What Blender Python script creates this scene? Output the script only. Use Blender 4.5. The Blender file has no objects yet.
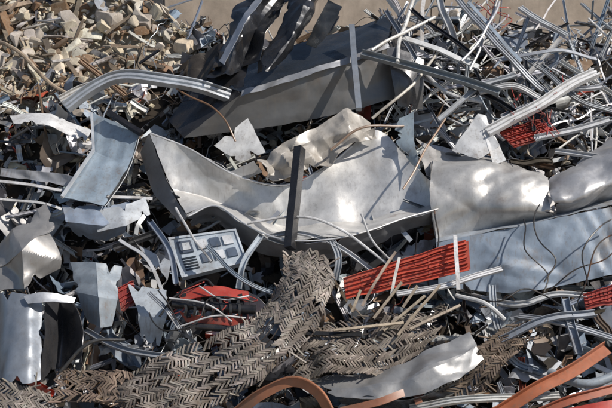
import bpy, bmesh, math, random
import numpy as np
from mathutils import Vector, Matrix, noise, Euler
random.seed(11)
R = random.random
def ru(a,b): return random.uniform(a,b)
sc = bpy.context.scene

# ------------------------------------------------------------ camera
PITCH=math.radians(12); CC=Vector((0,0,2.2)); DIST=16.0
CP=CC+Vector((0,-math.cos(PITCH)*DIST,math.sin(PITCH)*DIST))
cam=bpy.data.cameras.new("camera"); co=bpy.data.objects.new("camera",cam)
sc.collection.objects.link(co); co.location=CP; co.rotation_euler=(math.radians(90)-PITCH,0,0)
cam.lens=72; cam.sensor_width=36; cam.clip_end=2000; sc.camera=co
SL=math.radians(40)
UPS=Vector((0,math.cos(SL),math.sin(SL))); NRM=Vector((0,-math.sin(SL),math.cos(SL)))
FW=Vector((0,math.cos(PITCH),-math.sin(PITCH))); UV_=Vector((0,math.sin(PITCH),math.cos(PITCH)))
def S(u,v,h=0.0):
    """survey point of the photo -> position on the sloping heap face, lying h metres proud of it"""
    d=FW+Vector((1,0,0))*((u-306)/306*.25)+UV_*(-(v-204)/306*.25)
    t=((CC+NRM*h)-CP).dot(NRM)/d.dot(NRM)
    return CP+d*t
PX=0.0131

# ------------------------------------------------------------ materials
def nodes(m):
    m.use_nodes=True; nt=m.node_tree; nt.nodes.clear(); return nt
def mk(name, metallic, rough, dirtcol, dirt_lo, dirt_hi, bump, scale=1.0, rvar=.14, spec=.5, rustcol=(.16,.07,.03), rust_lo=.62, rustmax=.8, dirtmax=.75, vlo=.66, streak=.6):
    m=bpy.data.materials.new(name); nt=nodes(m); N=nt.nodes.new; L=nt.links.new
    out=N('ShaderNodeOutputMaterial'); b=N('ShaderNodeBsdfPrincipled'); L(b.outputs[0],out.inputs[0])
    tc=N('ShaderNodeTexCoord'); at=N('ShaderNodeAttribute'); at.attribute_name='tint'
    def noi(s,d=6,r=.6,dist=0,vec=None):
        n=N('ShaderNodeTexNoise'); n.inputs['Scale'].default_value=s*scale; n.inputs['Detail'].default_value=d
        n.inputs['Roughness'].default_value=r; n.inputs['Distortion'].default_value=dist; L(vec or tc.outputs['Object'],n.inputs['Vector']); return n
    def rmp(src,a,c,va=0,vb=1):
        r=N('ShaderNodeMapRange'); r.inputs[1].default_value=a; r.inputs[2].default_value=c; r.inputs[3].default_value=va; r.inputs[4].default_value=vb
        L(src,r.inputs[0]); return r.outputs[0]
    def mix(f,a,c,mode='MIX'):
        x=N('ShaderNodeMix'); x.data_type='RGBA'; x.blend_type=mode
        if hasattr(f,'name') : L(f,x.inputs[0])
        else: x.inputs[0].default_value=f
        for s_,i in ((a,6),(c,7)):
            if isinstance(s_,tuple): x.inputs[i].default_value=(*s_,1)
            else: L(s_,x.inputs[i])
        return x.outputs[2]
    mp=N('ShaderNodeMapping'); mp.inputs['Scale'].default_value=(1.0,1.0,.10); mp.inputs['Rotation'].default_value=(.5,.3,.2); L(tc.outputs['Object'],mp.inputs[0])
    n1=noi(1.6,9,.66,.8); n2=noi(4,8,.66); n3=noi(70,3,.6); n4=noi(1.1,7,.66,.5); n5=noi(26,5,.7,0,mp.outputs[0])
    v=rmp(n2.outputs[0],.3,.7,vlo,1.12)
    cv=N('ShaderNodeCombineColor'); [L(v,cv.inputs[i]) for i in range(3)]
    col=mix(1.0,at.outputs['Color'],cv.outputs[0],'MULTIPLY')
    d=rmp(n1.outputs[0],dirt_lo,dirt_hi,0,dirtmax)
    col=mix(d,col,dirtcol)
    st=rmp(n5.outputs[0],.54,.72,0,streak); col=mix(st,col,dirtcol)
    rr=rmp(n4.outputs[0],rust_lo,rust_lo+.08,0,rustmax)
    col=mix(rr,col,rustcol)
    sp=rmp(n3.outputs[0],.62,.72,0,.35)
    col=mix(sp,col,dirtcol)
    L(col,b.inputs['Base Color'])
    ro=rmp(n2.outputs[0],.3,.7,rough-rvar,rough+rvar); L(ro,b.inputs['Roughness'])
    if metallic>0:
        mm=N('ShaderNodeMath'); mm.operation='MULTIPLY_ADD'; L(d,mm.inputs[0]); mm.inputs[1].default_value=-.8*metallic; mm.inputs[2].default_value=metallic
        L(mm.outputs[0],b.inputs['Metallic'])
    b.inputs['Specular IOR Level'].default_value=spec
    bp=N('ShaderNodeBump'); bp.inputs['Strength'].default_value=bump; bp.inputs['Distance'].default_value=.012
    ad=N('ShaderNodeMath'); ad.operation='MULTIPLY_ADD'; L(n3.outputs[0],ad.inputs[0]); ad.inputs[1].default_value=.15; L((n5 if metallic>0 else n2).outputs[0],ad.inputs[2])
    L(ad.outputs[0],bp.inputs['Height']); L(bp.outputs[0],b.inputs['Normal'])
    return m
METAL=mk('scrap_metal',.45,.42,(.22,.19,.16),.50,.76,.10,rustmax=.5,dirtmax=.55,vlo=.78,streak=.4,rvar=.10)
PAINT=mk('weathered_paint',.0,.42,(.17,.135,.10),.52,.74,.10)
DARKM=mk('dark_steel',.4,.30,(.07,.06,.05),.54,.74,.12,rust_lo=.68)
STONE=mk('broken_concrete',.0,.9,(.30,.25,.19),.5,.7,.9,scale=2.0,spec=.2,rustcol=(.36,.31,.24))
WOOD=mk('weathered_timber',.0,.85,(.11,.09,.075),.46,.64,.6,scale=1.6,spec=.15,rustcol=(.14,.10,.07),rust_lo=.58)
EARTH=mk('debris_earth',.0,.95,(.045,.036,.028),.4,.6,1.0,scale=1.5,spec=.1,rustcol=(.09,.055,.035))
WALLM=mk('wall_render',.0,.9,(.44,.36,.28),.5,.75,.3,scale=.6,spec=.2,rustcol=(.42,.35,.28))
MATS=[METAL,PAINT,DARKM,STONE,WOOD,EARTH,WALLM]
M_,P_,D_,ST_,W_,E_,WL_=range(7)

# ------------------------------------------------------------ mesh builder
class MB:
    def __init__(s): s.v=[];s.f=[];s.m=[];s.t=[]
    def add(s,vs,fs,mat,tint):
        o=len(s.v); s.v.extend([tuple(p) for p in vs]); s.f.extend([tuple(i+o for i in f) for f in fs])
        s.m.extend([mat]*len(fs)); s.t.extend([(tint[0],tint[1],tint[2],1)]*len(vs))
    def obj(s,name,smooth=30):
        V=np.array(s.v); c=V.mean(0)
        me=bpy.data.meshes.new(name); me.from_pydata([tuple(p) for p in (V-c)],[],s.f)
        used=sorted(set(s.m)); 
        for k in used: me.materials.append(MATS[k])
        ix={k:i for i,k in enumerate(used)}
        me.polygons.foreach_set('material_index',[ix[k] for k in s.m])
        a=me.color_attributes.new('tint','FLOAT_COLOR','POINT'); a.data.foreach_set('color',np.array(s.t,dtype=np.float32).ravel())
        me.update()
        if smooth:
            me.polygons.foreach_set('use_smooth',[True]*len(me.polygons)); me.set_sharp_from_angle(angle=math.radians(smooth))
        o=bpy.data.objects.new(name,me); o.location=c; sc.collection.objects.link(o); return o
    def patch(s,P,th,mat,tint,holes=None):
        nr,nc,_=P.shape
        du=np.gradient(P,axis=1); dv=np.gradient(P,axis=0); n=np.cross(du,dv); n/= (np.linalg.norm(n,axis=2,keepdims=True)+1e-9)
        A=(P+n*th/2).reshape(-1,3); B=(P-n*th/2).reshape(-1,3); k=nr*nc; F=[]
        alive=np.ones((nr-1,nc-1),bool) if holes is None else ~holes
        for i in range(nr-1):
            for j in range(nc-1):
                if not alive[i,j]: continue
                a=i*nc+j; F.append((a,a+1,a+nc+1,a+nc)); F.append((k+a,k+a+nc,k+a+nc+1,k+a+1))
                if i==0 or not alive[i-1,j]: F.append((a,k+a,k+a+1,a+1))
                if i==nr-2 or not alive[i+1,j]: F.append((a+nc,a+nc+1,k+a+nc+1,k+a+nc))
                if j==0 or not alive[i,j-1]: F.append((a,a+nc,k+a+nc,k+a))
                if j==nc-2 or not alive[i,j+1]: F.append((a+1,k+a+1,k+a+nc+1,a+nc+1))
        s.add(np.vstack([A,B]),F,mat,tint)
    def sweep(s,path,sec,mat,tint,twist=0.0,up=None,sc_end=1.0):
        path=[Vector(p) for p in path]; n=len(path); m=len(sec); vs=[];fs=[]
        t0=(path[1]-path[0]).normalized()
        u=Vector(up) if up is not None else NRM.copy()
        x=u-t0*u.dot(t0)
        if x.length<1e-3: x=t0.orthogonal()
        x.normalize()
        for i,p in enumerate(path):
            if i==0:t=t0
            elif i==n-1:t=(path[i]-path[i-1]).normalized()
            else:
                t=((path[i+1]-path[i]).normalized()+(path[i]-path[i-1]).normalized())
                t=t.normalized() if t.length>1e-4 else t0
            x=(x-t*x.dot(t)); x=x.normalized() if x.length>1e-5 else t.orthogonal().normalized()
            y=t.cross(x)
            a=twist*i/(n-1); k=1+(sc_end-1)*i/(n-1)
            cx=x*math.cos(a)+y*math.sin(a); cy=y*math.cos(a)-x*math.sin(a)
            for q in sec: vs.append(p+cx*q[1]*k+cy*q[0]*k)
        for i in range(n-1):
            for j in range(m):
                a=i*m+j;b=i*m+(j+1)%m; fs.append((a,b,b+m,a+m))
        fs.append(tuple(range(m))[::-1]); fs.append(tuple((n-1)*m+j for j in range(m)))
        s.add(vs,fs,mat,tint)
def rnd(r,n=8): return [(r*math.cos(2*math.pi*i/n),r*math.sin(2*math.pi*i/n)) for i in range(n)]
def rect(w,h): return [(-w/2,-h/2),(w/2,-h/2),(w/2,h/2),(-w/2,h/2)]
def usec(w,h,t=.006): return [(-w/2,-h/2),(w/2,-h/2),(w/2,h/2),(w/2-t,h/2),(w/2-t,-h/2+t),(-w/2+t,-h/2+t),(-w/2+t,h/2),(-w/2,h/2)]
def lsec(w,h,t=.006): return [(-w/2,-h/2),(w/2,-h/2),(w/2,-h/2+t),(-w/2+t,-h/2+t),(-w/2+t,h/2),(-w/2,h/2)]
def hat(w,h):
    return [(-w/2,-h/2),(w/2,-h/2),(w/2,h/2),(w*.30,h/2),(w*.27,h*.0),(w*.05,h*.0),(w*.02,h*.35),(-w*.2,h*.35),(-w*.24,-h*.1),(-w*.40,-h*.1),(-w*.42,h/2),(-w/2,h/2)]
def cr(pts,n=6):
    P=[Vector(p) for p in pts]
    if len(P)<3: return [P[0].lerp(P[-1],i/4) for i in range(5)]
    Q=[P[0]*2-P[1]]+P+[P[-1]*2-P[-2]]; o=[]
    for i in range(1,len(Q)-2):
        for k in range(n):
            t=k/n; a,b,c,d=Q[i-1],Q[i],Q[i+1],Q[i+2]
            o.append(.5*((2*b)+(c-a)*t+(2*a-5*b+4*c-d)*t*t+(3*b-a-3*c+d)*t**3))
    o.append(P[-1]); return o
def resample_axis(C,n,smooth):
    m=C.shape[0]; out=[]
    for k in range(n):
        t=k/(n-1)*(m-1); i=min(int(t),m-2); f=t-i
        b,c=C[i],C[i+1]
        if smooth:
            a=C[i-1] if i>0 else 2*b-c; d=C[i+2] if i+2<m else 2*c-b
            out.append(.5*((2*b)+(c-a)*f+(2*a-5*b+4*c-d)*f*f+(3*b-a-3*c+d)*f**3))
        else: out.append(b*(1-f)+c*f)
    return np.array(out)
def ctrl(rows): return np.array([[tuple(S(*p)) for p in r] for r in rows])
def nz(p,f,o=0): return noise.noise(Vector((p[0]*f+o,p[1]*f+o*.7,p[2]*f-o)))
def tri(x): 
    x=x%1.0; return 1-4*abs(x-.5)
def surface(C,cell=.026,sm=(False,True),cr_amp=.02,cr_f=1.0,edge=.005,seed=None,mx=110,kinks=4,tears=3,fine=.45):
    """thin sheet through control points: straight kinks, broad dents, creased zones and torn notches"""
    seed=ru(0,90) if seed is None else seed
    lr=np.linalg.norm(np.diff(C,axis=0),axis=2).sum(0).max(); lc=np.linalg.norm(np.diff(C,axis=1),axis=2).sum(1).max()
    nr=int(min(mx,max(6,lr/cell))); nc=int(min(mx,max(6,lc/cell)))
    P=resample_axis(C,nr,sm[0]); P=resample_axis(P.transpose(1,0,2),nc,sm[1]).transpose(1,0,2).copy()
    du=np.gradient(P,axis=1); dv=np.gradient(P,axis=0); n=np.cross(du,dv); n/=(np.linalg.norm(n,axis=2,keepdims=True)+1e-9)
    K=[(np.array([ru(-1,1),ru(-1,1)*.6,ru(-1,1)]),ru(.5,1.3)*cr_f,R(),ru(0,50),1.0,.12) for _ in range(kinks)]
    K+=[(np.array([ru(-1,1),ru(-1,1)*.6,ru(-1,1)]),ru(2.2,5.0),R(),ru(0,50),fine,-.10) for _ in range(7)]
    for i in range(nr):
        for j in range(nc):
            p=P[i,j].copy(); d=cr_amp*1.2*nz(p,.9*cr_f,seed+9)
            w=.12*nz(p,1.5,seed+2)
            for (kv,kf,ph,so,am,th) in K:
                g=max(0.0,nz(p,1.1,so)+th)*3
                if g>0: d+=cr_amp*am*min(g,1)*tri(p.dot(kv)*kf+ph+w)
            P[i,j]+=n[i,j]*d
            P[i,j]+=np.array([nz(p,3,seed+20),nz(p,3,seed+30),nz(p,3,seed+40)])*edge
            if i in(0,nr-1) or j in (0,nc-1):
                P[i,j]+=np.array([nz(p,9,seed+50),0,nz(p,9,seed+60)])*.010
    for _ in range(tears):
        wj=random.randint(1,2)
        if R()<.6 and nc>14 and nr>9:
            j0=random.randint(3,nc-4); top_=R()<.5; dp=random.randint(2,4)
            for dj in range(-wj,wj+1):
                k=1-abs(dj)/(wj+.6)
                for ii in range(dp):
                    i=ii if top_ else nr-1-ii; tgt=P[dp+1 if top_ else nr-2-dp,j0+dj]
                    P[i,j0+dj]+=(tgt-P[i,j0+dj])*k*.9
        elif nr>14 and nc>9:
            i0=random.randint(3,nr-4); lf=R()<.5; dp=random.randint(2,4)
            for di in range(-wj,wj+1):
                k=1-abs(di)/(wj+.6)
                for jj in range(dp):
                    j=jj if lf else nc-1-jj; tgt=P[i0+di,dp+1 if lf else nc-2-dp]
                    P[i0+di,j]+=(tgt-P[i0+di,j])*k*.9
    return P
def sheet(name,rows,mat=M_,tint=(.5,.52,.55),th=.006,obj=True,mb=None,**k):
    b=mb or MB(); P=surface(ctrl(rows),**k); b.patch(P,th,mat,tint)
    if mb is None: return b.obj(name,16)
def bar(name,pts,sec,mat=M_,tint=(.6,.6,.62),smooth=True,wob=.008,twist=0,mb=None,rail_up=None):
    b=mb or MB(); W=[S(*p) for p in pts]
    W=cr(W,7) if (smooth or len(W)<3) else W
    sd=ru(0,99); W=[p+Vector((nz(p,1.8,sd),nz(p,1.8,sd+3),nz(p,1.8,sd+7)))*wob*2 for p in W]
    b.sweep(W,sec,mat,tint,twist,rail_up)
    if mb is None: return b.obj(name,40)

# ------------------------------------------------------------ terrain
def sst(a,b,x):
    t=min(1,max(0,(x-a)/(b-a))); return t*t*(3-2*t)
def ridge(x):
    return 2.5+.55*(1-sst(-3.2,-1.8,x))-.25*sst(2.8,3.8,x)
def hz(x,y,core=True):
    yr=ridge(x); z=2.2+math.tan(SL)*min(y,yr)
    if y>yr: z-=(y-yr)*.75
    z=z if z>.5 else .5*math.exp((z-.5)/.5)
    z*=1-sst(8.5,12.5,abs(x))
    rb=1-sst(-2.6,-1.4,x)*1 if y>.8 else 0
    n=.34*noise.noise(Vector((x*.6,y*.7,1.3)))+(.30-.2*rb)*noise.noise(Vector((x*1.5,y*1.7,7.3)))+(.16-.12*rb)*noise.noise(Vector((x*3.3,y*3.3,2.3)))
    k=min(1,z/.6)
    return max(0,z-.14*k+n*k) if z>.02 else 0.0
def is_rubble(x,y):
    return y>1.25+.55*(x+4.2)*.5+.25*noise.noise(Vector((x,y,0))) and x<-1.7
def dusty(x,y): return is_rubble(x,y) or (x>3.0 and y>1.5+.3*noise.noise(Vector((x*2,y*2,5))))
def build_core():
    b=MB(); xs=np.arange(-13,13.01,.1); ys=np.arange(-4.2,7.6,.1); V=[]
    for y in ys:
        for x in xs:
            z=hz(x,y); k=min(1,z/.5)
            z+=k*(.07*noise.noise(Vector((x*5,y*5,3)))+.05*noise.noise(Vector((x*11,y*11,8)))-.07)-.03*(1-k)
            V.append((x,y,z-.02))
    nc=len(xs); F=[];G=[]
    for i in range(len(ys)-1):
        for j in range(nc-1):
            (G if dusty(xs[j],ys[i]) or ys[i]>2.6 else F).append((i*nc+j,i*nc+j+1,(i+1)*nc+j+1,(i+1)*nc+j))
    b.add(V,F,E_,(.05,.042,.034)); b.add(V,G,ST_,(.40,.33,.24)); b.obj('debris_heap',0)  # earth tint darkened so the gaps between scrap look shaded
build_core()
b=MB(); n=41; V=[];F=[]
for i in range(n):
    for j in range(n):
        X=(j/(n-1)*2-1); Y=(i/(n-1)*2-1); X=math.copysign(abs(X)**2.2,X)*900; Y=math.copysign(abs(Y)**2.2,Y)*900
        V.append((X,Y,-.01))
F=[(i*n+j,i*n+j+1,(i+1)*n+j+1,(i+1)*n+j) for i in range(n-1) for j in range(n-1)]
b.add(V,F,WL_,(.30,.25,.19)); g=b.obj('ground',0)
b=MB()
def box(b,x0,x1,y0,y1,z0,z1,mat,t):
    vs=[(x,y,z) for z in(z0,z1) for y in(y0,y1) for x in(x0,x1)]
    b.add(vs,[(0,2,3,1),(4,5,7,6),(0,1,5,4),(2,6,7,3),(0,4,6,2),(1,3,7,5)],mat,t)
for k in range(-6,7):
    box(b,k*3.4-1.0,k*3.4+2.38,8.0,8.3,0,6.4,WL_,(.62,.52,.42))
    box(b,k*3.4+2.38,k*3.4+2.4,8.03,8.27,0,6.38,WL_,(.25,.22,.19))
box(b,-22,24,7.97,8.35,6.4,6.6,WL_,(.52,.46,.38))
b.obj('concrete_wall',0)
b=MB(); box(b,-2.95,-2.62,6.6,6.9,0,6.2,D_,(.16,.16,.17)); box(b,-3.0,-2.57,6.55,6.6,0,6.25,D_,(.13,.13,.14)); box(b,-3.0,-2.57,6.9,6.95,0,6.25,D_,(.13,.13,.14)); b.obj('steel_column',0)

# ------------------------------------------------------------ palettes
GALV=[(.50,.51,.53),(.42,.44,.47),(.58,.58,.59),(.32,.34,.37)]
BLUE=[(.28,.34,.42),(.22,.28,.36),(.38,.44,.50)]
WHITE=[(.66,.66,.64),(.74,.74,.72),(.57,.58,.59)]
DARK=[(.04,.04,.045),(.07,.07,.08),(.10,.10,.105),(.08,.065,.05)]
RED=[(.46,.06,.035),(.38,.05,.03),(.50,.10,.05)]
RUST=[(.20,.12,.07),(.26,.17,.11),(.15,.11,.08)]
CREAM=[(.64,.56,.42),(.58,.51,.39),(.52,.47,.40),(.44,.40,.35),(.66,.61,.51)]
def vary(c,a=.12):
    k=1+ru(-a,a); return tuple(max(.01,x*k*(1+ru(-.03,.03))) for x in c)
def pick(w):
    t=R()*sum(x[0] for x in w)
    for a,p,m in w:
        t-=a
        if t<=0: return vary(random.choice(p)),m
    return vary(w[-1][1][0]),w[-1][2]
def normal_at(x,y):
    e=.15; return Vector((-(hz(x+e,y)-hz(x-e,y))/(2*e),-(hz(x,y+e)-hz(x,y-e))/(2*e),1)).normalized()
def rot_mat(spread,x,y):
    n=normal_at(x,y); n=(n+Vector((ru(-1,1),ru(-1,1),ru(-1,1)))*spread).normalized()
    return n.to_track_quat('Z','Y').to_matrix() @ Matrix.Rotation(ru(0,6.28),3,'Z')
def frag_sheet(b,x,y,L,W,mat,t,lift,spread=.6,cell=.045):
    nr=int(min(18,max(4,W/cell)));nc=int(min(20,max(5,L/cell)))
    gx,gy=np.meshgrid(np.linspace(-L/2,L/2,nc),np.linspace(-W/2,W/2,nr)); P=np.stack([gx,gy,gx*0],2)
    P[:,:,0]+=P[:,:,1]*ru(-.5,.5); P[:,:,1]*=(1+P[:,:,0:1].squeeze(-1)/L*ru(-.8,.8))
    for _ in range(random.choice([1,2,3,4,5])):
        a=ru(0,math.pi); d=np.array([math.cos(a),math.sin(a),0.]); nn=np.array([-d[1],d[0],0.]); off=ru(-.4,.4)*min(L,W)
        q=P@nn-off; m=q>0; ang=ru(-1.5,1.5)
        if R()<.25:
            rad=ru(.05,.2); th=np.clip(q/rad,0,2.2); zz=rad*(1-np.cos(th)); qq=np.where(q/rad>2.2,rad*np.sin(2.2)+(q-rad*2.2)*math.cos(2.2),rad*np.sin(th))
            P=P+np.where(m,qq-q,0)[...,None]*nn; P[:,:,2]+=np.where(m,zz,0)
        else:
            axis=Vector(d); M3=np.array(Matrix.Rotation(ang,3,axis)); o=nn*off
            P2=(P-o)@M3.T+o; P=np.where(m[...,None],P2,P)
    sd=ru(0,99)
    for i in range(nr):
        for j in range(nc):
            p=P[i,j]; P[i,j,2]+=.02*nz(p,5,sd)
            if i in(0,nr-1) or j in (0,nc-1): P[i,j,:2]+=np.array([nz(p,12,sd+4),nz(p,12,sd+8)])*.03
    M=np.array(rot_mat(spread,x,y)); P=P@M.T+np.array([x,y,hz(x,y)+lift])
    h=None
    if R()<.5:
        h=np.zeros((nr-1,nc-1),bool); ci,cj=random.choice([(0,0),(0,nc-2),(nr-2,0),(nr-2,nc-2)])
        for i in range(nr-1):
            for j in range(nc-1):
                if abs(i-ci)/nr+abs(j-cj)/nc<ru(.2,.4): h[i,j]=True
    b.patch(P,.004,mat,t,h)
def frag_bar(b,x,y,L,sec,mat,t,lift,spread=.5,bend=.15):
    M=rot_mat(spread,x,y); n=random.choice([1,1,2,2,3,4]); pts=[Vector((-L/2+L*i/n,0,0)) for i in range(n+1)]
    for i in range(1,n+1): 
        k=L*bend; dv=Vector((0,ru(-k,k),ru(-k,k)))
        for j in range(i,n+1): pts[j]=pts[j]+dv*(.5 if R()<.6 else 1.3)
    if n>2 and R()<.4: pts=cr(pts,4)
    c=Vector((x,y,hz(x,y)+lift)); b.sweep([M@p+c for p in pts],sec,mat,t,ru(-1,1) if (len(pts)>4 and R()<.4) else 0,M@Vector((0,0,1)))
def rsec():
    k=R()
    if k<.25: return usec(ru(.03,.08),ru(.02,.06),.004)
    if k<.48: return lsec(ru(.025,.07),ru(.025,.06),.004)
    if k<.62: return hat(ru(.04,.09),ru(.025,.05))
    if k<.84: return rect(ru(.012,.06),ru(.006,.03))
    return rnd(ru(.006,.02),8)
def wire(b,x,y,L,r,mat,t,lift=.1,curl=.6):
    pts=[];a=ru(0,6.28);n=int(L/.09)+3; l=lift; 
    for i in range(n):
        pts.append(Vector((x,y,hz(x,y)+l))); a+=ru(-curl,curl); l=max(.02,l+ru(-.06,.06)); x+=math.cos(a)*.085; y+=math.sin(a)*.065
    b.sweep(cr(pts,3),rnd(r,5),mat,t)
def pos(x0,x1,y0,y1): return ru(x0,x1),ru(y0,y1)

# ------------------------------------------------------------ scrap masses
MIX=[(3.0,GALV,M_),(1.9,BLUE,P_),(1.4,WHITE,P_),(3.2,DARK,D_),(.22,RED,P_),(1.6,RUST,P_),(.7,CREAM,ST_)]
SM=MB()
for k in range(2600):
    x,y=pos(-6.5,6.5,-3.3,3.0)
    if is_rubble(x,y) and R()<.85: continue
    if y>ridge(x)+.2 or (dusty(x,y) and R()<.4): continue
    t,m=pick(MIX); s=ru(.06,.22) if R()<.78 else ru(.22,.42)
    frag_sheet(SM,x,y,s*ru(1,2),s,m,t,ru(0,.14),.9)
SM.obj('sheet_metal_scrap',16)
BM=MB()
MIXB=[(3.0,GALV,M_),(1.3,BLUE,P_),(1.7,WHITE,P_),(2.4,DARK,D_),(.2,RED,P_),(1.5,RUST,P_)]
for k in range(1700):
    x,y=pos(-6.5,6.5,-3.3,2.9)
    if is_rubble(x,y) and R()<.9: continue
    if y>ridge(x)+.1: continue
    t,m=pick(MIXB); frag_bar(BM,x,y,ru(.12,.45) if R()<.8 else ru(.45,1.2),rsec(),m,t,ru(.0,.2),.6,.1)
BM.obj('bent_profile_scrap',35)
WM=MB()
for k in range(300):
    x,y=pos(-5.5,5.5,-3,2.6)
    if is_rubble(x,y) and R()<.8: continue
    t,m=pick([(3,DARK,P_),(.7,WHITE,P_),(2.0,RUST,P_),(1.0,GALV,M_),(.2,RED,P_)])
    wire(WM,x,y,ru(.4,1.6),ru(.003,.007),m,t,ru(.1,.3),.6)
WM.obj('wire_tangle',0)
# thin silver tubes and strips, upper right crest
TB=MB()
for k in range(190):
    x,y=pos(1.0,4.9,.7,2.45)
    t,m=pick([(3,GALV,M_),(2.4,WHITE,P_),(1.2,DARK,D_),(.8,BLUE,P_)])
    frag_bar(TB,x,y,ru(.5,1.7),random.choice([rnd(ru(.007,.016),8),rect(ru(.012,.03),ru(.006,.012)),lsec(.03,.03,.004),hat(.05,.03)]),m,t,ru(.18,.55),.45,.06)
TB.obj('thin_tube_tangle',35)
TPL=[]
for k in range(26):
    bm=bmesh.new()
    blk=k<8
    for _ in range(14 if not blk else 0): bm.verts.new((ru(-.5,.5),ru(-.5,.5),ru(-.5,.5)))
    if blk:
        for X in(-.5,.5):
            for Y in(-.5,.5):
                for Z in(-.5,.5):
                    if R()<.35:
                        bm.verts.new((X*.5,Y,Z));bm.verts.new((X,Y*.5,Z));bm.verts.new((X,Y,Z*.4))
                    else: bm.verts.new((X*ru(.8,1),Y*ru(.8,1),Z*ru(.8,1)))
    r=bmesh.ops.convex_hull(bm,input=bm.verts); bmesh.ops.delete(bm,geom=[v for v in bm.verts if not v.link_faces],context='VERTS')
    bmesh.ops.bevel(bm,geom=bm.edges[:],offset=.03,segments=1,affect='EDGES')
    bm.verts.index_update(); TPL.append((np.array([v.co[:] for v in bm.verts]),[tuple(v.index for v in f.verts) for f in bm.faces],blk)); bm.free()
def stone(b,x,y,s,t,lift=0,el=1.6):
    V,F,blk=random.choice(TPL); V=V*np.array([s*ru(.9,el),s*ru(.5,1.1),s*ru(.3,.8)])
    M=np.array(rot_mat(.7,x,y)); b.add(V@M.T+np.array([x,y,hz(x,y)+lift+s*.1]),F,ST_,t)
RB=MB()
for k in range(4200):
    x,y=pos(-7,-1.5,.4,3.6)
    if not is_rubble(x,y) and R()<.8: continue
    s=ru(.02,.08) if R()<.84 else ru(.09,.27)
    stone(RB,x,y,s,vary(random.choice(CREAM+RUST[:2]),.25),ru(0,.08),2.4)
for k in range(900):
    x,y=pos(2.9,6.5,1.3,2.6); stone(RB,x,y,ru(.03,.16),vary(random.choice([(.42,.34,.26),(.32,.26,.20),(.46,.39,.3)])),ru(0,.06))
for k in range(1700):
    x,y=pos(-7,7,-4,2.4); stone(RB,x,y,ru(.02,.09),vary(random.choice(CREAM+RUST+RUST)),ru(0,.1))
for k in range(500):
    x,y=pos(-5,6,2.3,4.5); stone(RB,x,y,ru(.06,.22),vary(random.choice(CREAM)),ru(0,.06))
RB.obj('concrete_rubble',20)
b=MB()
for k in range(110):
    x,y=pos(-6,-2,1.0,2.9)
    if is_rubble(x,y): frag_bar(b,x,y,ru(.2,.9),rect(ru(.02,.08),ru(.01,.03)),W_,vary(random.choice([(.36,.29,.21),(.2,.16,.12),(.5,.48,.44)]),.3),ru(.08,.2),.4,.03)
b.obj('broken_plank_pile',0)

# ------------------------------------------------------------ hero pieces
b=MB()
K_=dict(sm=(False,True),cr_amp=.020,cr_f=1.2,kinks=6,fine=.5)
top=[(150,134,.90),(190,150,.80),(235,176,.66),(285,186,.54),(328,166,.56),(374,130,.70),(402,152,.68),(432,186,.64)]
fold=[(172,190,.52),(208,198,.42),(246,214,.32),(288,226,.28),(332,225,.30),(370,219,.34),(402,210,.40),(434,205,.46)]
lip=[(188,216,.74),(216,206,.76),(250,227,.84),(286,240,.90),(332,239,.90),(371,230,.86),(405,218,.80),(438,209,.74)]
ret=[(192,228,.40),(218,224,.40),(250,246,.44),(287,258,.48),(332,256,.48),(372,248,.48),(406,234,.48),(438,222,.46)]
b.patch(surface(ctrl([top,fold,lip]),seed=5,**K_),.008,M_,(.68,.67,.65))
b.patch(surface(ctrl([[(u,v+1.5,h-.008) for u,v,h in lip],ret]),seed=5,**K_),.008,M_,(.30,.30,.31))  # return flange: shade under the lip put into a darker tint
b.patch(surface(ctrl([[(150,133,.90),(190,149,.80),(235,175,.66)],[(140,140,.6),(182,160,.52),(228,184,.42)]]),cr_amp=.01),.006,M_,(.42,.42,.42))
b.patch(surface(ctrl([[(149,134,.90),(171,190,.52),(187,217,.74)],[(140,152,.6),(154,192,.35),(178,222,.5)]]),cr_amp=.01,tears=0),.006,M_,(.30,.30,.31))  # left end flange of the same steel, its shade painted in the tint
bar('',[(150,133,.91),(190,149,.81),(235,175,.67),(285,185,.55),(328,165,.57),(352,146,.64)],rnd(.012),M_,(.62,.62,.62),mb=b,wob=0)
bar('',[(189,216,.75),(216,206,.77),(250,227,.85),(286,240,.91),(332,239,.91),(371,230,.87),(405,218,.81),(438,209,.75)],rnd(.010),M_,(.66,.66,.66),mb=b,wob=0)
b.obj('bent_steel_trough',16)
sheet('crumpled_tin_strip',[[(258,162,.8),(285,142,.9),(320,124,.94),(346,110,.97),(370,122,.85)],[(262,170,.9),(290,152,.8),(324,139,.88),(348,121,.99),(373,128,.82)],[(266,176,.76),(294,162,.9),(328,150,.78),(350,130,.9),(375,134,.85)],[(272,184,.72),(298,172,.74),(330,163,.82),(354,142,.84),(377,140,.72)]],P_,(.42,.39,.35),cr_amp=.035,cr_f=3.0,cell=.020,sm=(False,False),kinks=9,fine=.8)
sheet('torn_white_plate',[[(214,146,.7),(248,118,.85)],[(240,162,.7),(265,152,.8)]],P_,(.66,.66,.65),cr_amp=.012)
sheet('torn_white_plate',[[(222,176,.6),(254,160,.75)],[(236,184,.55),(262,172,.6)]],P_,(.42,.42,.42),cr_amp=.02)
b=MB()
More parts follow.
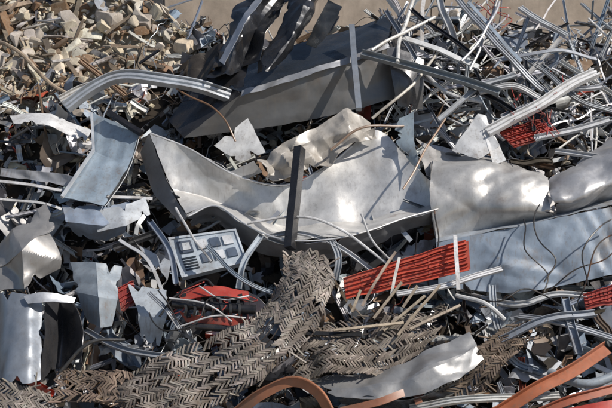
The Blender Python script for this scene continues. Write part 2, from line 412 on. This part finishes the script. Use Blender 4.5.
for rows,t,mt in (([[(204,78,.4),(300,44,.5),(392,16,.55)],[(242,92,.86),(320,68,.94),(388,44,.96)]],(.035,.04,.046),D_),
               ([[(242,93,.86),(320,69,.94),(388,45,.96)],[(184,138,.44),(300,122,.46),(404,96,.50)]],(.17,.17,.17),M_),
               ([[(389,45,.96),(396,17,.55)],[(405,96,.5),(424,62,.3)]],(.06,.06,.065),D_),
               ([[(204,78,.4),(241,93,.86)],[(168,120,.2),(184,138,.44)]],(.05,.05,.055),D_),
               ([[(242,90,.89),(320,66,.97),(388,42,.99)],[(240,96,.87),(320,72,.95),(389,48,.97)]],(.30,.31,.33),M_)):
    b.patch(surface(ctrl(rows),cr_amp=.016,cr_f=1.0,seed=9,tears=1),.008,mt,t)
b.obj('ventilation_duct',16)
sheet('dented_dark_panel',[[(386,46,.98),(404,50,.95),(424,60,.85)],[(392,78,.85),(408,84,.84),(424,88,.7)],[(398,106,.62),(412,108,.6),(424,110,.5)]],D_,(.14,.14,.145),cr_amp=.02,sm=(True,True))
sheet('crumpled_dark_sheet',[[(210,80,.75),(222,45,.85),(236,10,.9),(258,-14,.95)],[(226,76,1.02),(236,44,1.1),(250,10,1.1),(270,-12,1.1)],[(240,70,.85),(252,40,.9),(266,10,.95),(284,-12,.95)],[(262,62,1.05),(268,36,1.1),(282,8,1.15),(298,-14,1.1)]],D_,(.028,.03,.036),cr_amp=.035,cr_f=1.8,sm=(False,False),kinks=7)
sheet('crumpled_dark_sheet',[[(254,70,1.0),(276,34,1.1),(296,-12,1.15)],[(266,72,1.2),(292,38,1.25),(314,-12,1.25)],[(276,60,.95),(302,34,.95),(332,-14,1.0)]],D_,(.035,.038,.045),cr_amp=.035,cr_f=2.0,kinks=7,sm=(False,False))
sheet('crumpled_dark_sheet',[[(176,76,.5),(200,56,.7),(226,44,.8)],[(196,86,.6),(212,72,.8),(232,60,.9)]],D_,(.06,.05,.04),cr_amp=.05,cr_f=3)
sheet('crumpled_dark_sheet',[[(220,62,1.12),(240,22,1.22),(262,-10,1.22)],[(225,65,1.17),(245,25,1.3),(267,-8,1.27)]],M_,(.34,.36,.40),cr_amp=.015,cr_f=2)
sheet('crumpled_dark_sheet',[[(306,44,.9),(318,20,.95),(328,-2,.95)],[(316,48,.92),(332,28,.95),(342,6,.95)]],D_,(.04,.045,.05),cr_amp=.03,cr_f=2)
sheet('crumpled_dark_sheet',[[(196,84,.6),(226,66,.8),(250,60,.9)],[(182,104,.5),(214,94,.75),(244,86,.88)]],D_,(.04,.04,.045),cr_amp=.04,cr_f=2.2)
bar('square_steel_tube',[(352,26,1.1),(358,109,1.0)],rect(.075,.075),M_,(.24,.27,.31),rail_up=(1,0,0))
bar('steel_post',[(300,148,1.15),(290,248,.9)],rect(.12,.10),D_,(.045,.045,.05),rail_up=(.8,-.6,0),wob=.004)
bar('curved_aluminium_rail',[(66,107,.65),(96,86,.78),(122,76,.85),(160,79,.88),(196,86,.85),(230,96,.75)],hat(.15,.10),M_,(.56,.59,.62))
bar('curved_aluminium_rail',[(60,100,.55),(84,88,.6),(110,83,.65)],hat(.12,.06),P_,(.64,.62,.58))
bar('timber_branch',[(-5,42,.4),(18,52,.5),(48,80,.5),(74,97,.45)],rnd(.028),W_,(.42,.33,.24),wob=.04)
bar('rusty_bar',[(180,90,.8),(215,112,.95),(238,140,.9)],rnd(.012),P_,(.24,.13,.07),wob=.04)
b=MB()
b.patch(surface(ctrl([[(90,112,.75),(140,132,.85)],[(92,150,.65),(128,168,.75)],[(60,196,.7),(104,206,.7)]]),cr_amp=.012,cr_f=1,tears=1),.01,P_,(.30,.37,.44))
b.patch(surface(ctrl([[(141,132,.85),(129,168,.75),(105,206,.7)],[(128,142,.45),(118,172,.4),(98,208,.4)]]),cr_amp=.01),.008,P_,(.42,.44,.46))
bar('',[(108,112,.90),(141,133,.92)],rect(.06,.07),D_,(.03,.03,.035),mb=b)
bar('',[(92,113,.84),(93,150,.74),(62,197,.78)],rect(.03,.05),M_,(.66,.68,.7),mb=b,smooth=False)
b.obj('blue_grey_cabinet_door',16)
sheet('folded_blue_plate',[[(62,206,.55),(100,208,.6),(130,202,.5)],[(66,222,.75),(104,226,.7),(128,216,.6)],[(78,236,.4),(106,240,.4),(124,232,.4)]],P_,(.25,.30,.38),cr_amp=.02,sm=(False,False))
sheet('white_trim_sheet',[[(10,118,.5),(52,116,.55),(92,130,.5)],[(14,126,.6),(50,128,.65),(86,140,.55)]],P_,(.66,.66,.66),cr_amp=.02,sm=(False,False))
sheet('white_trim_sheet',[[(0,168,.5),(60,174,.6),(110,186,.55)],[(0,176,.45),(56,184,.5),(96,196,.5)]],P_,(.5,.51,.54),cr_amp=.02)
sheet('draped_grey_sheet',[[(-6,246,.55),(18,232,.7),(46,202,.75)],[(-6,264,.75),(22,250,.95),(52,222,.9)],[(-6,290,.6),(24,288,.75),(60,268,.6)]],M_,(.34,.33,.32),cr_amp=.045,cr_f=1.6,sm=(False,False),kinks=7)
b=MB()
b.patch(surface(ctrl([[(-12,300,.5),(-10,376,.5)],[(4,292,.9),(4,380,.9)],[(26,294,1.02),(26,384,1.0)],[(42,297,.9),(40,380,.9)]]),sm=(True,True),cr_amp=.025),.008,M_,(.32,.35,.39))
b.patch(surface(ctrl([[(43,297,.9),(60,300,.6),(76,298,.85)],[(44,340,.88),(62,330,.5),(84,330,.85)],[(41,381,.9),(60,366,.5),(80,356,.85)]]),sm=(True,True),cr_amp=.02),.008,D_,(.06,.06,.065))  # open end: shade inside the roll painted as a near-black sheet
b.patch(surface(ctrl([[(24,296,1.04),(44,292,1.06),(76,297,.9)],[(28,304,1.04),(46,302,1.06),(74,303,.9)]]),cr_amp=.01),.006,M_,(.5,.52,.55))  # lip tinted lighter to look lit
b.obj('rolled_sheet_drum',25)
sheet('bent_blue_plate',[[(70,262,.7),(96,262,.85),(122,266,.7)],[(76,292,.75),(98,296,.95),(118,300,.75)],[(88,322,.6),(100,328,.75),(112,326,.65)]],P_,(.28,.32,.36),cr_amp=.018,sm=(False,False))
sheet('bent_blue_plate',[[(128,284,.7),(166,290,.8)],[(140,316,.75),(168,318,.8)],[(142,340,.6),(160,346,.6)]],P_,(.46,.50,.54),cr_amp=.025)
sheet('bent_blue_plate',[[(140,246,.7),(172,262,.75)],[(150,262,.7),(168,280,.7)]],P_,(.48,.51,.55),cr_amp=.01)
sheet('bent_blue_plate',[[(92,212,.6),(120,206,.7),(146,196,.6)],[(98,232,.65),(126,226,.75),(150,214,.6)]],P_,(.5,.53,.56),cr_amp=.02,sm=(False,False))
# switch panel
b=MB(); A,Bc,Cc,Dd=S(168,238,.8),S(236,229,.85),S(248,262,.75),S(182,278,.7)
def q(s,t): return (A*(1-s)+Bc*s)*(1-t)+(Dd*(1-s)+Cc*s)*t
nn=(Bc-A).cross(Dd-A).normalized(); 
if nn.y>0: nn=-nn
def slab(s0,s1,t0,t1,lo,hi,mat,t):
    c=[q(s0,t0),q(s1,t0),q(s1,t1),q(s0,t1)]; vs=[p+nn*lo for p in c]+[p+nn*hi for p in c]
    b.add(vs,[(3,2,1,0),(4,5,6,7),(0,1,5,4),(1,2,6,5),(2,3,7,6),(3,0,4,7)],mat,t)
slab(0,1,0,1,-.08,0,P_,(.46,.52,.58))
for (s0,s1,t0,t1) in ((0,1,0,.05),(0,1,.95,1),(0,.03,.05,.95),(.97,1,.05,.95)): slab(s0,s1,t0,t1,.001,.014,P_,(.55,.6,.65))
slab(.09,.3,.14,.44,.001,.02,P_,(.10,.12,.16)); slab(.12,.27,.2,.38,.021,.03,P_,(.6,.62,.64))
for i in range(3):
    for j in range(2): slab(.38+i*.19,.52+i*.19,.16+j*.36,.4+j*.36,.001,.018,P_,(.10,.13,.18) if (i+j)%2 else (.7,.71,.73))
for i in range(5): slab(.09,.3,.55+i*.07,.585+i*.07,.001,.01,D_,(.05,.06,.07))
b.obj('switch_panel',0)
b=MB()
def pl(pts,t,mt=P_): b.patch(surface(ctrl(pts),cr_amp=.006,cell=.02,tears=0),.012,mt,t)
pl([[(176,292,.95),(214,286,1.0),(248,292,.95)],[(182,300,1.02),(216,296,1.06),(250,302,1.0)]],(.40,.05,.035))
pl([[(180,312,.92),(214,318,.95),(244,314,.92)],[(186,322,.85),(216,328,.88),(242,324,.85)]],(.36,.05,.035))
for k in range(5):
    u=184+k*14; bar('',[(u,294,1.0),(u+5,318,.92)],rect(.05,.04),P_ if k%2 else D_,(.42,.055,.035) if k%2 else (.03,.03,.03),mb=b,wob=.004)
bar('',[(172,304,1.0),(256,310,.98)],rnd(.055,12),D_,(.03,.03,.034),mb=b,wob=.003)
bar('',[(196,326,.95),(240,330,.95)],rnd(.04,12),D_,(.05,.05,.055),mb=b,wob=.003)
for k in range(7): bar('',[(184+k*9,300,1.03),(186+k*9,309,1.05),(185+k*9,316,.99)],rect(.03,.012),D_,(.06,.06,.06),mb=b,wob=.002)
bar('',[(160,316,.95),(176,296,1.0),(204,280,1.05),(214,286,1.0)],rnd(.014),D_,(.03,.03,.03),mb=b)
for p in ([(168,298,1.08),(206,304,1.1),(232,322,1.05)],[(200,286,1.08),(222,300,1.1),(250,296,1.05)],[(180,326,1.0),(214,316,1.06),(246,318,1.0)]): bar('',p,rnd(.010),P_,(.6,.6,.6),mb=b)
b.obj('crushed_red_machine',35)
# right side casings
b=MB()
b.patch(surface(ctrl([[(436,152,.45),(480,156,.5),(520,164,.52),(546,178,.55)],[(432,166,.78),(480,168,.84),(520,176,.86),(547,190,.84)],[(430,200,.80),(480,203,.84),(520,207,.86),(551,212,.82)],[(436,240,.5),(482,234,.5),(522,224,.55),(556,218,.6)]]),cr_amp=.028,sm=(True,False),seed=3,kinks=6),.008,M_,(.54,.53,.51))
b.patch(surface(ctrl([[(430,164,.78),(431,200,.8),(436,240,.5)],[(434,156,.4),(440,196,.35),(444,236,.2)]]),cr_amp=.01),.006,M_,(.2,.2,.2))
b.obj('buckled_grey_casing',16)
sheet('buckled_grey_casing',[[(549,184,.7),(580,160,.72),(622,128,.7)],[(550,196,.92),(582,176,.98),(624,148,1.0)],[(556,206,.9),(586,198,.98),(626,178,1.0)],[(556,218,.5),(590,212,.5),(624,200,.5)]],M_,(.48,.48,.49),cr_amp=.028,sm=(True,False),kinks=6)
b=MB()
b.patch(surface(ctrl([[(436,243,.66),(520,226,.74),(626,204,.78)],[(438,286,.36),(520,292,.34),(626,272,.36)]]),cr_amp=.024,cr_f=.9,seed=4),.008,P_,(.26,.32,.40))
b.patch(surface(ctrl([[(436,242,.67),(520,225,.75),(626,203,.79)],[(436,236,.4),(520,218,.45),(626,196,.5)]]),cr_amp=.024,cr_f=.9,seed=4,tears=0),.008,P_,(.38,.42,.47))
b.obj('light_blue_casing',16)
sheet('steel_fin_plate',[[(400,118,.9),(414,112,.95)],[(392,136,.8),(414,140,.85)],[(412,164,.7),(420,170,.75)]],P_,(.34,.41,.46),cr_amp=.008)
sheet('steel_fin_plate',[[(452,150,.8),(478,114,.95)],[(478,160,.8),(500,146,.85)]],P_,(.60,.61,.62),cr_amp=.01,tears=0)
sheet('steel_fin_plate',[[(478,114,.95),(486,116,.93)],[(494,166,.8),(506,160,.8)]],P_,(.68,.69,.70),cr_amp=.01,tears=0)
sheet('steel_fin_plate',[[(416,138,.7),(436,150,.7)],[(426,176,.7),(440,180,.65)]],P_,(.45,.43,.41),cr_amp=.015)
for p,w,sk,mt,t in [
 ([(362,54,1.05),(500,92,1.0)],8,'u',M_,(.30,.33,.35)),([(398,36,.9),(480,66,.85)],6,'r',P_,(.66,.67,.67)),
 ([(398,62,1.05),(403,30,.9),(414,-6,.9)],4,'p',P_,(.66,.65,.62)),([(424,-6,.9),(422,52,.8)],4,'r',P_,(.62,.6,.58)),
 ([(437,-6,.8),(446,20,.9),(456,44,.8)],7,'u',P_,(.5,.51,.52)),([(452,-8,.9),(492,38,1),(544,90,.85)],6,'h',M_,(.45,.47,.5)),
 ([(470,2,.9),(520,62,.9)],4,'r',P_,(.30,.36,.43)),([(488,132,.9),(540,103,1.0),(596,72,.9)],10,'h',P_,(.70,.70,.70)),
 ([(502,118,.85),(560,92,.9),(604,84,.7)],5,'u',P_,(.5,.51,.54)),([(560,38,.6),(520,84,.8)],5,'u',M_,(.4,.4,.4)),
 ([(434,16,.9),(372,50,1.05)],3.5,'p',P_,(.60,.58,.54)),([(420,70,.8),(450,92,.9),(482,104,.8)],4,'p',P_,(.6,.6,.6)),
 ([(372,118,.8),(392,102,.9),(420,78,.9),(438,50,.85)],3,'p',P_,(.56,.52,.45)),([(500,60,.8),(556,52,.8),(596,58,.6)],4,'r',M_,(.4,.42,.45)),
 ([(330,150,1.0),(362,130,1.05),(404,126,.9)],2.5,'p',P_,(.24,.16,.11)),([(404,190,1.0),(424,152,1.0),(446,118,.95)],2,'p',P_,(.30,.18,.11)),
 ([(520,52,.7),(574,96,.75),(612,112,.7)],5,'h',M_,(.4,.42,.44)),([(536,138,.85),(612,118,.75)],6,'u',P_,(.52,.53,.55)),
 ([(480,92,.95),(512,86,.95),(540,98,.9)],6,'h',P_,(.6,.6,.6)),([(520,8,.5),(566,34,.6)],6,'h',P_,(.56,.58,.6)),
 ([(384,10,.8),(402,36,.9),(418,64,.8)],5,'u',M_,(.3,.32,.35)),([(462,60,1.0),(486,30,1.0),(500,2,.9)],3,'p',M_,(.5,.5,.52)),
 ([(440,118,.85),(470,92,.9),(516,76,.9)],5,'u',M_,(.5,.52,.54)),([(556,150,.85),(612,160,.8)],5,'u',P_,(.45,.46,.48)),
 ([(410,8,.9),(474,56,.95)],4,'u',D_,(.06,.06,.07)),([(500,-4,.8),(470,70,.9)],3,'p',M_,(.4,.4,.4)),([(446,70,.9),(520,116,.9)],5,'u',D_,(.05,.05,.055)),
 ([(524,60,.85),(534,130,.85)],4,'u',D_,(.07,.07,.07)),([(560,60,.7),(612,96,.6)],5,'u',P_,(.6,.6,.58))]:
    W=w*PX; s={'u':usec(W,W*.6,.006),'r':rect(W,W*.35),'h':hat(W,W*.55),'p':rnd(W/2)}[sk]
    bar({'u':'steel_channel','r':'flat_steel_bar','h':'aluminium_rail','p':'bent_pipe'}[sk],p,s,mt,t,wob=.02)
for p,w,sk,mt,t in [
 ([(-4,180,.55),(60,190,.6),(152,200,.55)],3,'r',P_,(.6,.6,.61)),([(-4,198,.55),(50,206,.6),(96,226,.5)],2.5,'r',P_,(.6,.6,.6)),
 ([(248,224,.9),(290,216,.98),(330,224,1.0),(392,266,.85)],2.5,'p',P_,(.66,.66,.66)),([(256,240,.8),(300,232,.9),(345,250,.85),(380,276,.7)],4,'u',P_,(.5,.51,.53)),
 ([(262,236,.85),(244,262,.85),(238,288,.7)],5,'u',P_,(.46,.51,.56)),([(330,236,.9),(338,256,.85),(336,280,.7)],6,'h',M_,(.42,.44,.46)),
 ([(206,246,1.0),(240,278,1.0),(284,296,.9)],3.5,'h',M_,(.32,.37,.42)),([(176,208,.9),(196,240,.98),(210,262,.95)],2.5,'p',P_,(.5,.5,.5)),
 ([(455,236,1.08),(458,290,1.0)],3.5,'r',P_,(.74,.74,.74)),([(396,294,.9),(450,284,.92),(502,268,.9)],5,'h',P_,(.66,.66,.67)),
 ([(470,296,.7),(520,304,.8),(560,294,.8),(615,300,.7)],5,'u',P_,(.5,.51,.52)),([(456,296,.8),(484,302,.9),(506,320,.85)],4,'p',P_,(.66,.66,.65)),
 ([(520,318,.7),(560,322,.8),(614,338,.8)],5,'h',M_,(.42,.44,.47)),([(410,408,.8),(470,400,.95),(560,396,.9)],6,'h',P_,(.56,.56,.54)),
 ([(150,222,.8),(170,250,.9),(176,284,.85)],5,'u',M_,(.36,.4,.46)),([(120,240,.8),(150,262,.85),(166,300,.75)],3,'r',P_,(.5,.51,.53)),
 ([(300,334,1.0),(362,334,1.0)],4,'r',D_,(.03,.03,.03)),([(84,330,.7),(130,352,.8),(190,358,.8)],5,'u',M_,(.3,.32,.35)),
 ([(492,286,.8),(498,330,.8)],6,'h',P_,(.4,.44,.48)),([(566,298,.85),(578,352,.8)],7,'u',P_,(.26,.3,.36)),
 ([(500,340,.8),(548,320,.9),(596,312,.8)],6,'u',P_,(.26,.29,.34)),([(392,296,1.05),(398,258,1.1)],2.5,'r',P_,(.62,.6,.56)),
 ([(360,214,1.0),(372,240,.98),(392,262,.9)],2,'p',P_,(.5,.5,.5)),([(150,292,.95),(166,308,.98),(180,330,.85)],3.5,'h',P_,(.42,.44,.47))]:
    W=w*PX; s={'u':usec(W,W*.6,.006),'r':rect(W,W*.35),'h':hat(W,W*.55),'p':rnd(W/2)}[sk]
    bar({'u':'steel_channel','r':'flat_steel_bar','h':'aluminium_rail','p':'bent_pipe'}[sk],p,s,mt,t,wob=.015)
def red_tray(name,c,n,hgt,t):
    b=MB(); A,B2,C2,D2=[S(*p) for p in c]
    nrm=(B2-A).cross(D2-A).normalized(); nrm=-nrm if nrm.y>0 else nrm
    vs=[p-nrm*.035 for p in(A,B2,C2,D2)]+[p-nrm*.045 for p in(A,B2,C2,D2)]
    b.add(vs,[(0,1,2,3),(7,6,5,4),(0,4,5,1),(1,5,6,2),(2,6,7,3),(3,7,4,0)],P_,(t[0]*.7,t[1]*.7,t[2]*.7))
    for i in range(n):
        k=i/(n-1); p0=A.lerp(D2,k); p1=B2.lerp(C2,k)
        p1=p1+(p1-p0)*ru(-.03,.02)
        pts=[p0.lerp(p1,j/8)+Vector((0,0,.02*nz((j,i,0),.7,3)))-nrm*.012 for j in range(9)]
        b.sweep(pts,usec(hgt,.035,.006),P_,vary(t,.25),0,nrm)
    for j in range(9):
        k=(j+.3)/9.3; a=A.lerp(B2,k)-nrm*.03; d=D2.lerp(C2,k)-nrm*.03
        b.sweep([a,d],rect(.03,.02),P_,vary((t[0]*.8,t[1]*.8,t[2]*.8)),0,nrm)
    return b.obj(name,35)
red_tray('red_slatted_tray',[(344,280,.9),(469,240,1.0),(471,268,.92),(346,297,.82)],5,.05,(.50,.065,.03))
red_tray('red_slatted_tray',[(500,132,.8),(540,120,.85),(560,132,.8),(514,146,.75)],4,.03,(.42,.055,.035))
red_tray('red_slatted_tray',[(584,296,.8),(622,284,.85),(622,300,.8),(586,308,.75)],3,.05,(.46,.06,.04))
red_tray('red_slatted_tray',[(118,290,.7),(134,282,.7),(136,300,.7),(122,310,.65)],3,.05,(.36,.05,.04))
b=MB()
for k in range(14):
    u,v=ru(508,552),ru(100,138); pts=[(u,v,ru(.8,1.0))]
    for j in range(3): u+=ru(-12,10); v+=ru(-16,16); pts.append((u,v,ru(.75,1.05)))
    bar('',pts,rnd(ru(.004,.006),5),P_,vary((.42,.06,.05)),mb=b)
for k in range(8):
    u,v=ru(476,500),ru(-4,10); pts=[(u,v,ru(.6,.9))]
    for j in range(3): u+=ru(-10,14); v+=ru(0,12); pts.append((u,v,ru(.6,.9)))
    bar('',pts,rnd(.006,5),P_,vary((.45,.07,.04)),mb=b)
for k in range(5):
    u,v=ru(170,250),ru(290,316); pts=[(u,v,ru(.95,1.05))]
    for j in range(3): u+=ru(-16,16); v+=ru(-12,12); pts.append((u,v,ru(.9,1.08)))
    bar('',pts,rnd(ru(.004,.007),5),P_,vary((.42,.06,.05)),mb=b)
b.obj('red_cable_bundle',0)
b=MB()
for pts in ([(520,222,.85),(528,250,.95),(548,270,.9),(540,290,.8)],[(586,286,.8),(582,250,.95),(596,226,1.0),(620,214,.9)],[(578,300,.8),(590,262,1.0),(604,236,1.0),(622,230,.98)],
            [(540,206,.9),(536,236,.95),(552,262,.9),(544,284,.85)],[(432,206,.9),(436,240,.95),(428,262,.8)],[(552,286,.8),(570,268,.95),(600,262,.95),(624,240,.95)],
            [(150,310,.9),(166,330,1.0),(196,322,1.0),(216,298,1.1),(250,306,1.0)],[(160,288,1.0),(172,312,1.05),(188,330,.95)],[(460,288,.8),(500,300,.95),(530,290,.95),(566,306,.9)]):
    bar('',pts,rnd(.009,6),P_,(.02,.02,.022),mb=b,wob=.05)
b.obj('black_cable',0)

# ---- lath mats
def lath(name,rows,cols=6,pitch=.038,t=(.34,.30,.26),seed=1.0,amp=.11,miss=.08):
    b=MB(); C=ctrl(rows)
    L=np.linalg.norm(np.diff(C,axis=0),axis=2).sum(0).max()
    nr=int(L/pitch); G=resample_axis(C,nr,True); G=resample_axis(G.transpose(1,0,2),cols*2+1,True).transpose(1,0,2).copy()
    for i in range(nr):
        for j in range(G.shape[1]):
            p=G[i,j]; G[i,j]+=np.array(NRM)*(amp*nz(p,1.8,seed)+amp*.5*nz(p,5,seed+3))+np.array([nz(p,2.5,seed+7),0,nz(p,2.5,seed+11)])*amp*.7
    for j in range(cols):
        for i in range(nr-2):
            pc=G[i,2*j+1]
            if R()<miss or nz(pc,2.6,seed+31)>.45: continue
            a=Vector(G[i+(2 if j%2 else 0),2*j]); c=Vector(G[i+(0 if j%2 else 2),2*j+2])
            mid=Vector(G[i+1,2*j+1]); nrm=Vector(np.cross(G[i,2*j+2]-G[i,2*j],G[i+2,2*j]-G[i,2*j])).normalized()
            if nrm.dot(NRM)<0: nrm=-nrm
            J=lambda s: Vector((ru(-1,1),ru(-1,1),ru(-1,1)))*s
            e=(c-a)*ru(-.02,.12); jit=nrm*ru(-.004,.012)
            tt=vary(t,.35); g=.62+.9*abs(nz(pc,2.2,seed+40))+.2*nz(pc,7,seed+44)
            b.sweep([a-e+jit+J(.005),mid+jit+J(.003),c+e-jit+J(.005)],rect(pitch*ru(.40,.60),ru(.010,.016)),W_,(tt[0]*g,tt[1]*g,tt[2]*g*1.02),ru(-.4,.4),nrm+J(.2))
    for j in range(cols+1):
        b.sweep([Vector(G[i,2*j])-NRM*.008 for i in range(0,nr,2)],rect(.010,.008),D_,(.07,.055,.045))
    for _ in range(14):
        i=random.randrange(nr-1); j=random.choice([0,G.shape[1]-1]); p=Vector(G[i,j]); d=Vector((ru(-1,1),ru(-.6,.2),ru(-.6,.6))).normalized()
        b.sweep([p-d*.05,p+d*ru(.05,.18)],rect(.016,.010),W_,vary(t,.3))
    return b.obj(name,0)
lath('slatted_lath_mat',[[(282,250,.95),(306,246,1.05),(330,256,.95)],[(284,280,1.0),(306,276,1.12),(332,284,1.0)],[(258,306,1.0),(290,312,1.15),(322,322,1.05)],[(236,326,1.0),(262,344,1.15),(296,352,1.05)],[(196,344,.95),(224,366,1.1),(254,384,1.0)],[(140,366,.85),(170,386,1.0),(196,412,.95)],[(96,384,.8),(120,404,.9),(140,430,.9)]],cols=11)
lath('slatted_lath_mat',[[(300,330,.85),(296,356,.95),(286,384,.9)],[(346,318,.85),(346,346,1.0),(340,378,.9)],[(396,312,.8),(394,340,.9),(384,370,.85)],[(446,300,.75),(440,326,.85),(420,352,.8)]],cols=10,seed=4,t=(.28,.24,.20),miss=.12)
lath('slatted_lath_mat',[[(-8,380,.9),(-8,420,.95)],[(26,384,.95),(20,424,1.0)],[(56,398,.85),(50,430,.9)]],cols=7,seed=8)
lath('slatted_lath_mat',[[(60,372,.75),(56,408,.8)],[(100,368,.8),(100,404,.9)],[(136,376,.75),(140,410,.85)],[(190,366,.75),(196,400,.8)]],cols=6,seed=12,t=(.23,.17,.13),amp=.16,miss=.25)
lath('slatted_lath_mat',[[(430,392,.8),(470,404,.85)],[(464,362,.85),(500,374,.9)],[(490,338,.8),(520,346,.8)],[(520,318,.7),(556,330,.7)]],cols=6,seed=15,t=(.21,.16,.12),miss=.2)
for i,p in enumerate([[(362,306,1.0),(376,280,1.1),(396,252,1.05)],[(374,318,1.0),(402,282,1.1)],[(398,336,1.0),(440,284,1.1)],[(384,330,1.0),(424,296,1.1)],[(334,330,1.05),(404,322,1.05)],[(352,312,1.0),(360,290,1.05)],[(410,330,1.0),(460,306,1.0)],[(404,308,1.0),(418,286,1.1)]]):
    bar('timber_stick',p,rect(.028,.018),W_,vary((.48,.39,.30)),wob=.008)
b=MB()
b.patch(surface(ctrl([[(306,384,.66),(350,374,.8),(402,364,.9),(446,344,.95),(470,330,.95)],[(318,390,.8),(366,386,.98),(412,378,1.05),(450,362,1.05),(478,344,1.0)],[(336,398,.86),(380,400,.98),(424,394,1.0),(458,380,.98),(484,360,.9)]]),cr_amp=.03,cr_f=1.6,sm=(False,False),kinks=6),.008,M_,(.33,.33,.33))
b.patch(surface(ctrl([[(337,399,.85),(380,401,.97),(424,395,.99),(458,381,.97)],[(346,406,.5),(388,410,.55),(430,404,.6),(462,390,.6)]]),cr_amp=.02),.006,D_,(.08,.08,.08))  # underside of the sheet, its shade painted as a dark tint
b.obj('curved_duct_sheet',16)
OR=(.40,.13,.06)
bar('red_oxide_strip',[(494,416,.95),(550,382,1.08),(608,348,1.05)],lsec(.13,.08,.012),P_,OR,wob=.012)
bar('red_oxide_strip',[(530,416,.9),(580,398,1.0),(630,384,.95)],lsec(.09,.05,.012),P_,(.36,.11,.06),wob=.012)
bar('red_oxide_strip',[(560,414,1.0),(600,406,1.05),(630,402,1.0)],rect(.10,.03),P_,(.44,.05,.035))
bar('red_oxide_strip',[(236,414,.9),(262,394,1.1),(292,382,1.2),(316,392,1.15),(330,414,1.0)],lsec(.12,.05,.012),P_,(.33,.14,.075),rail_up=(0,-.8,.5),twist=.5)
bar('red_oxide_strip',[(340,410,.9),(380,402,1.0),(412,392,.95),(420,404,.9)],rect(.08,.015),P_,(.30,.13,.075),twist=.6)
bar('blue_metal_pipe',[(548,372,.8),(584,384,.9),(622,372,.9)],rnd(.05,10),P_,(.28,.32,.36))
bar('electric_conduit',[(60,372,.8),(90,344,1.0),(124,340,.9)],rnd(.02),P_,(.05,.05,.05))

PM=MB()
for k in range(340):
    x,y=pos(-5.2,5.4,-2.9,2.2)
    if is_rubble(x,y): continue
    if -2.2<x<1.8 and -.3<y<1.9: continue
    t,m=pick([(2,GALV,M_),(1.8,BLUE,P_),(.9,WHITE,P_),(2.2,DARK,D_),(.5,RUST,P_)])
    s=ru(.2,.42); frag_sheet(PM,x,y,s*ru(1,1.7),s,m,t,ru(.12,.34),.8,.04)
PM.obj('torn_sheet_scrap',16)
PB=MB()
for k in range(360):
    x,y=pos(-5,5,-2.6,2.4)
    if is_rubble(x,y): continue
    if -2.2<x<1.6 and -.3<y<2.2: continue
    t,m=pick(MIXB); frag_bar(PB,x,y,ru(.2,.8),rsec(),m,t,ru(.25,.5),.45,.08)
PB.obj('loose_profile_scrap',35)

# ------------------------------------------------------------ light
EL=math.radians(47); AZ=math.radians(108)   # clockwise from +Y
sd=Vector((math.sin(AZ)*math.cos(EL),math.cos(AZ)*math.cos(EL),math.sin(EL)))
sun=bpy.data.lights.new('sun','SUN'); sun.energy=4.6; sun.angle=math.radians(.5); sun.color=(1,.94,.86)
so=bpy.data.objects.new('sun',sun); sc.collection.objects.link(so); so.rotation_euler=sd.to_track_quat('Z','Y').to_euler()
w=bpy.data.worlds.new('World'); sc.world=w; w.use_nodes=True; nt=w.node_tree; nt.nodes.clear()
sk=nt.nodes.new('ShaderNodeTexSky'); sk.sky_type='NISHITA'; sk.sun_disc=False; sk.sun_elevation=EL; sk.sun_rotation=AZ
bg=nt.nodes.new('ShaderNodeBackground'); bg.inputs[1].default_value=.09; o=nt.nodes.new('ShaderNodeOutputWorld')
nt.links.new(sk.outputs[0],bg.inputs[0]); nt.links.new(bg.outputs[0],o.inputs[0])
sc.view_settings.view_transform='Standard'; sc.view_settings.look='None'; sc.view_settings.exposure=0
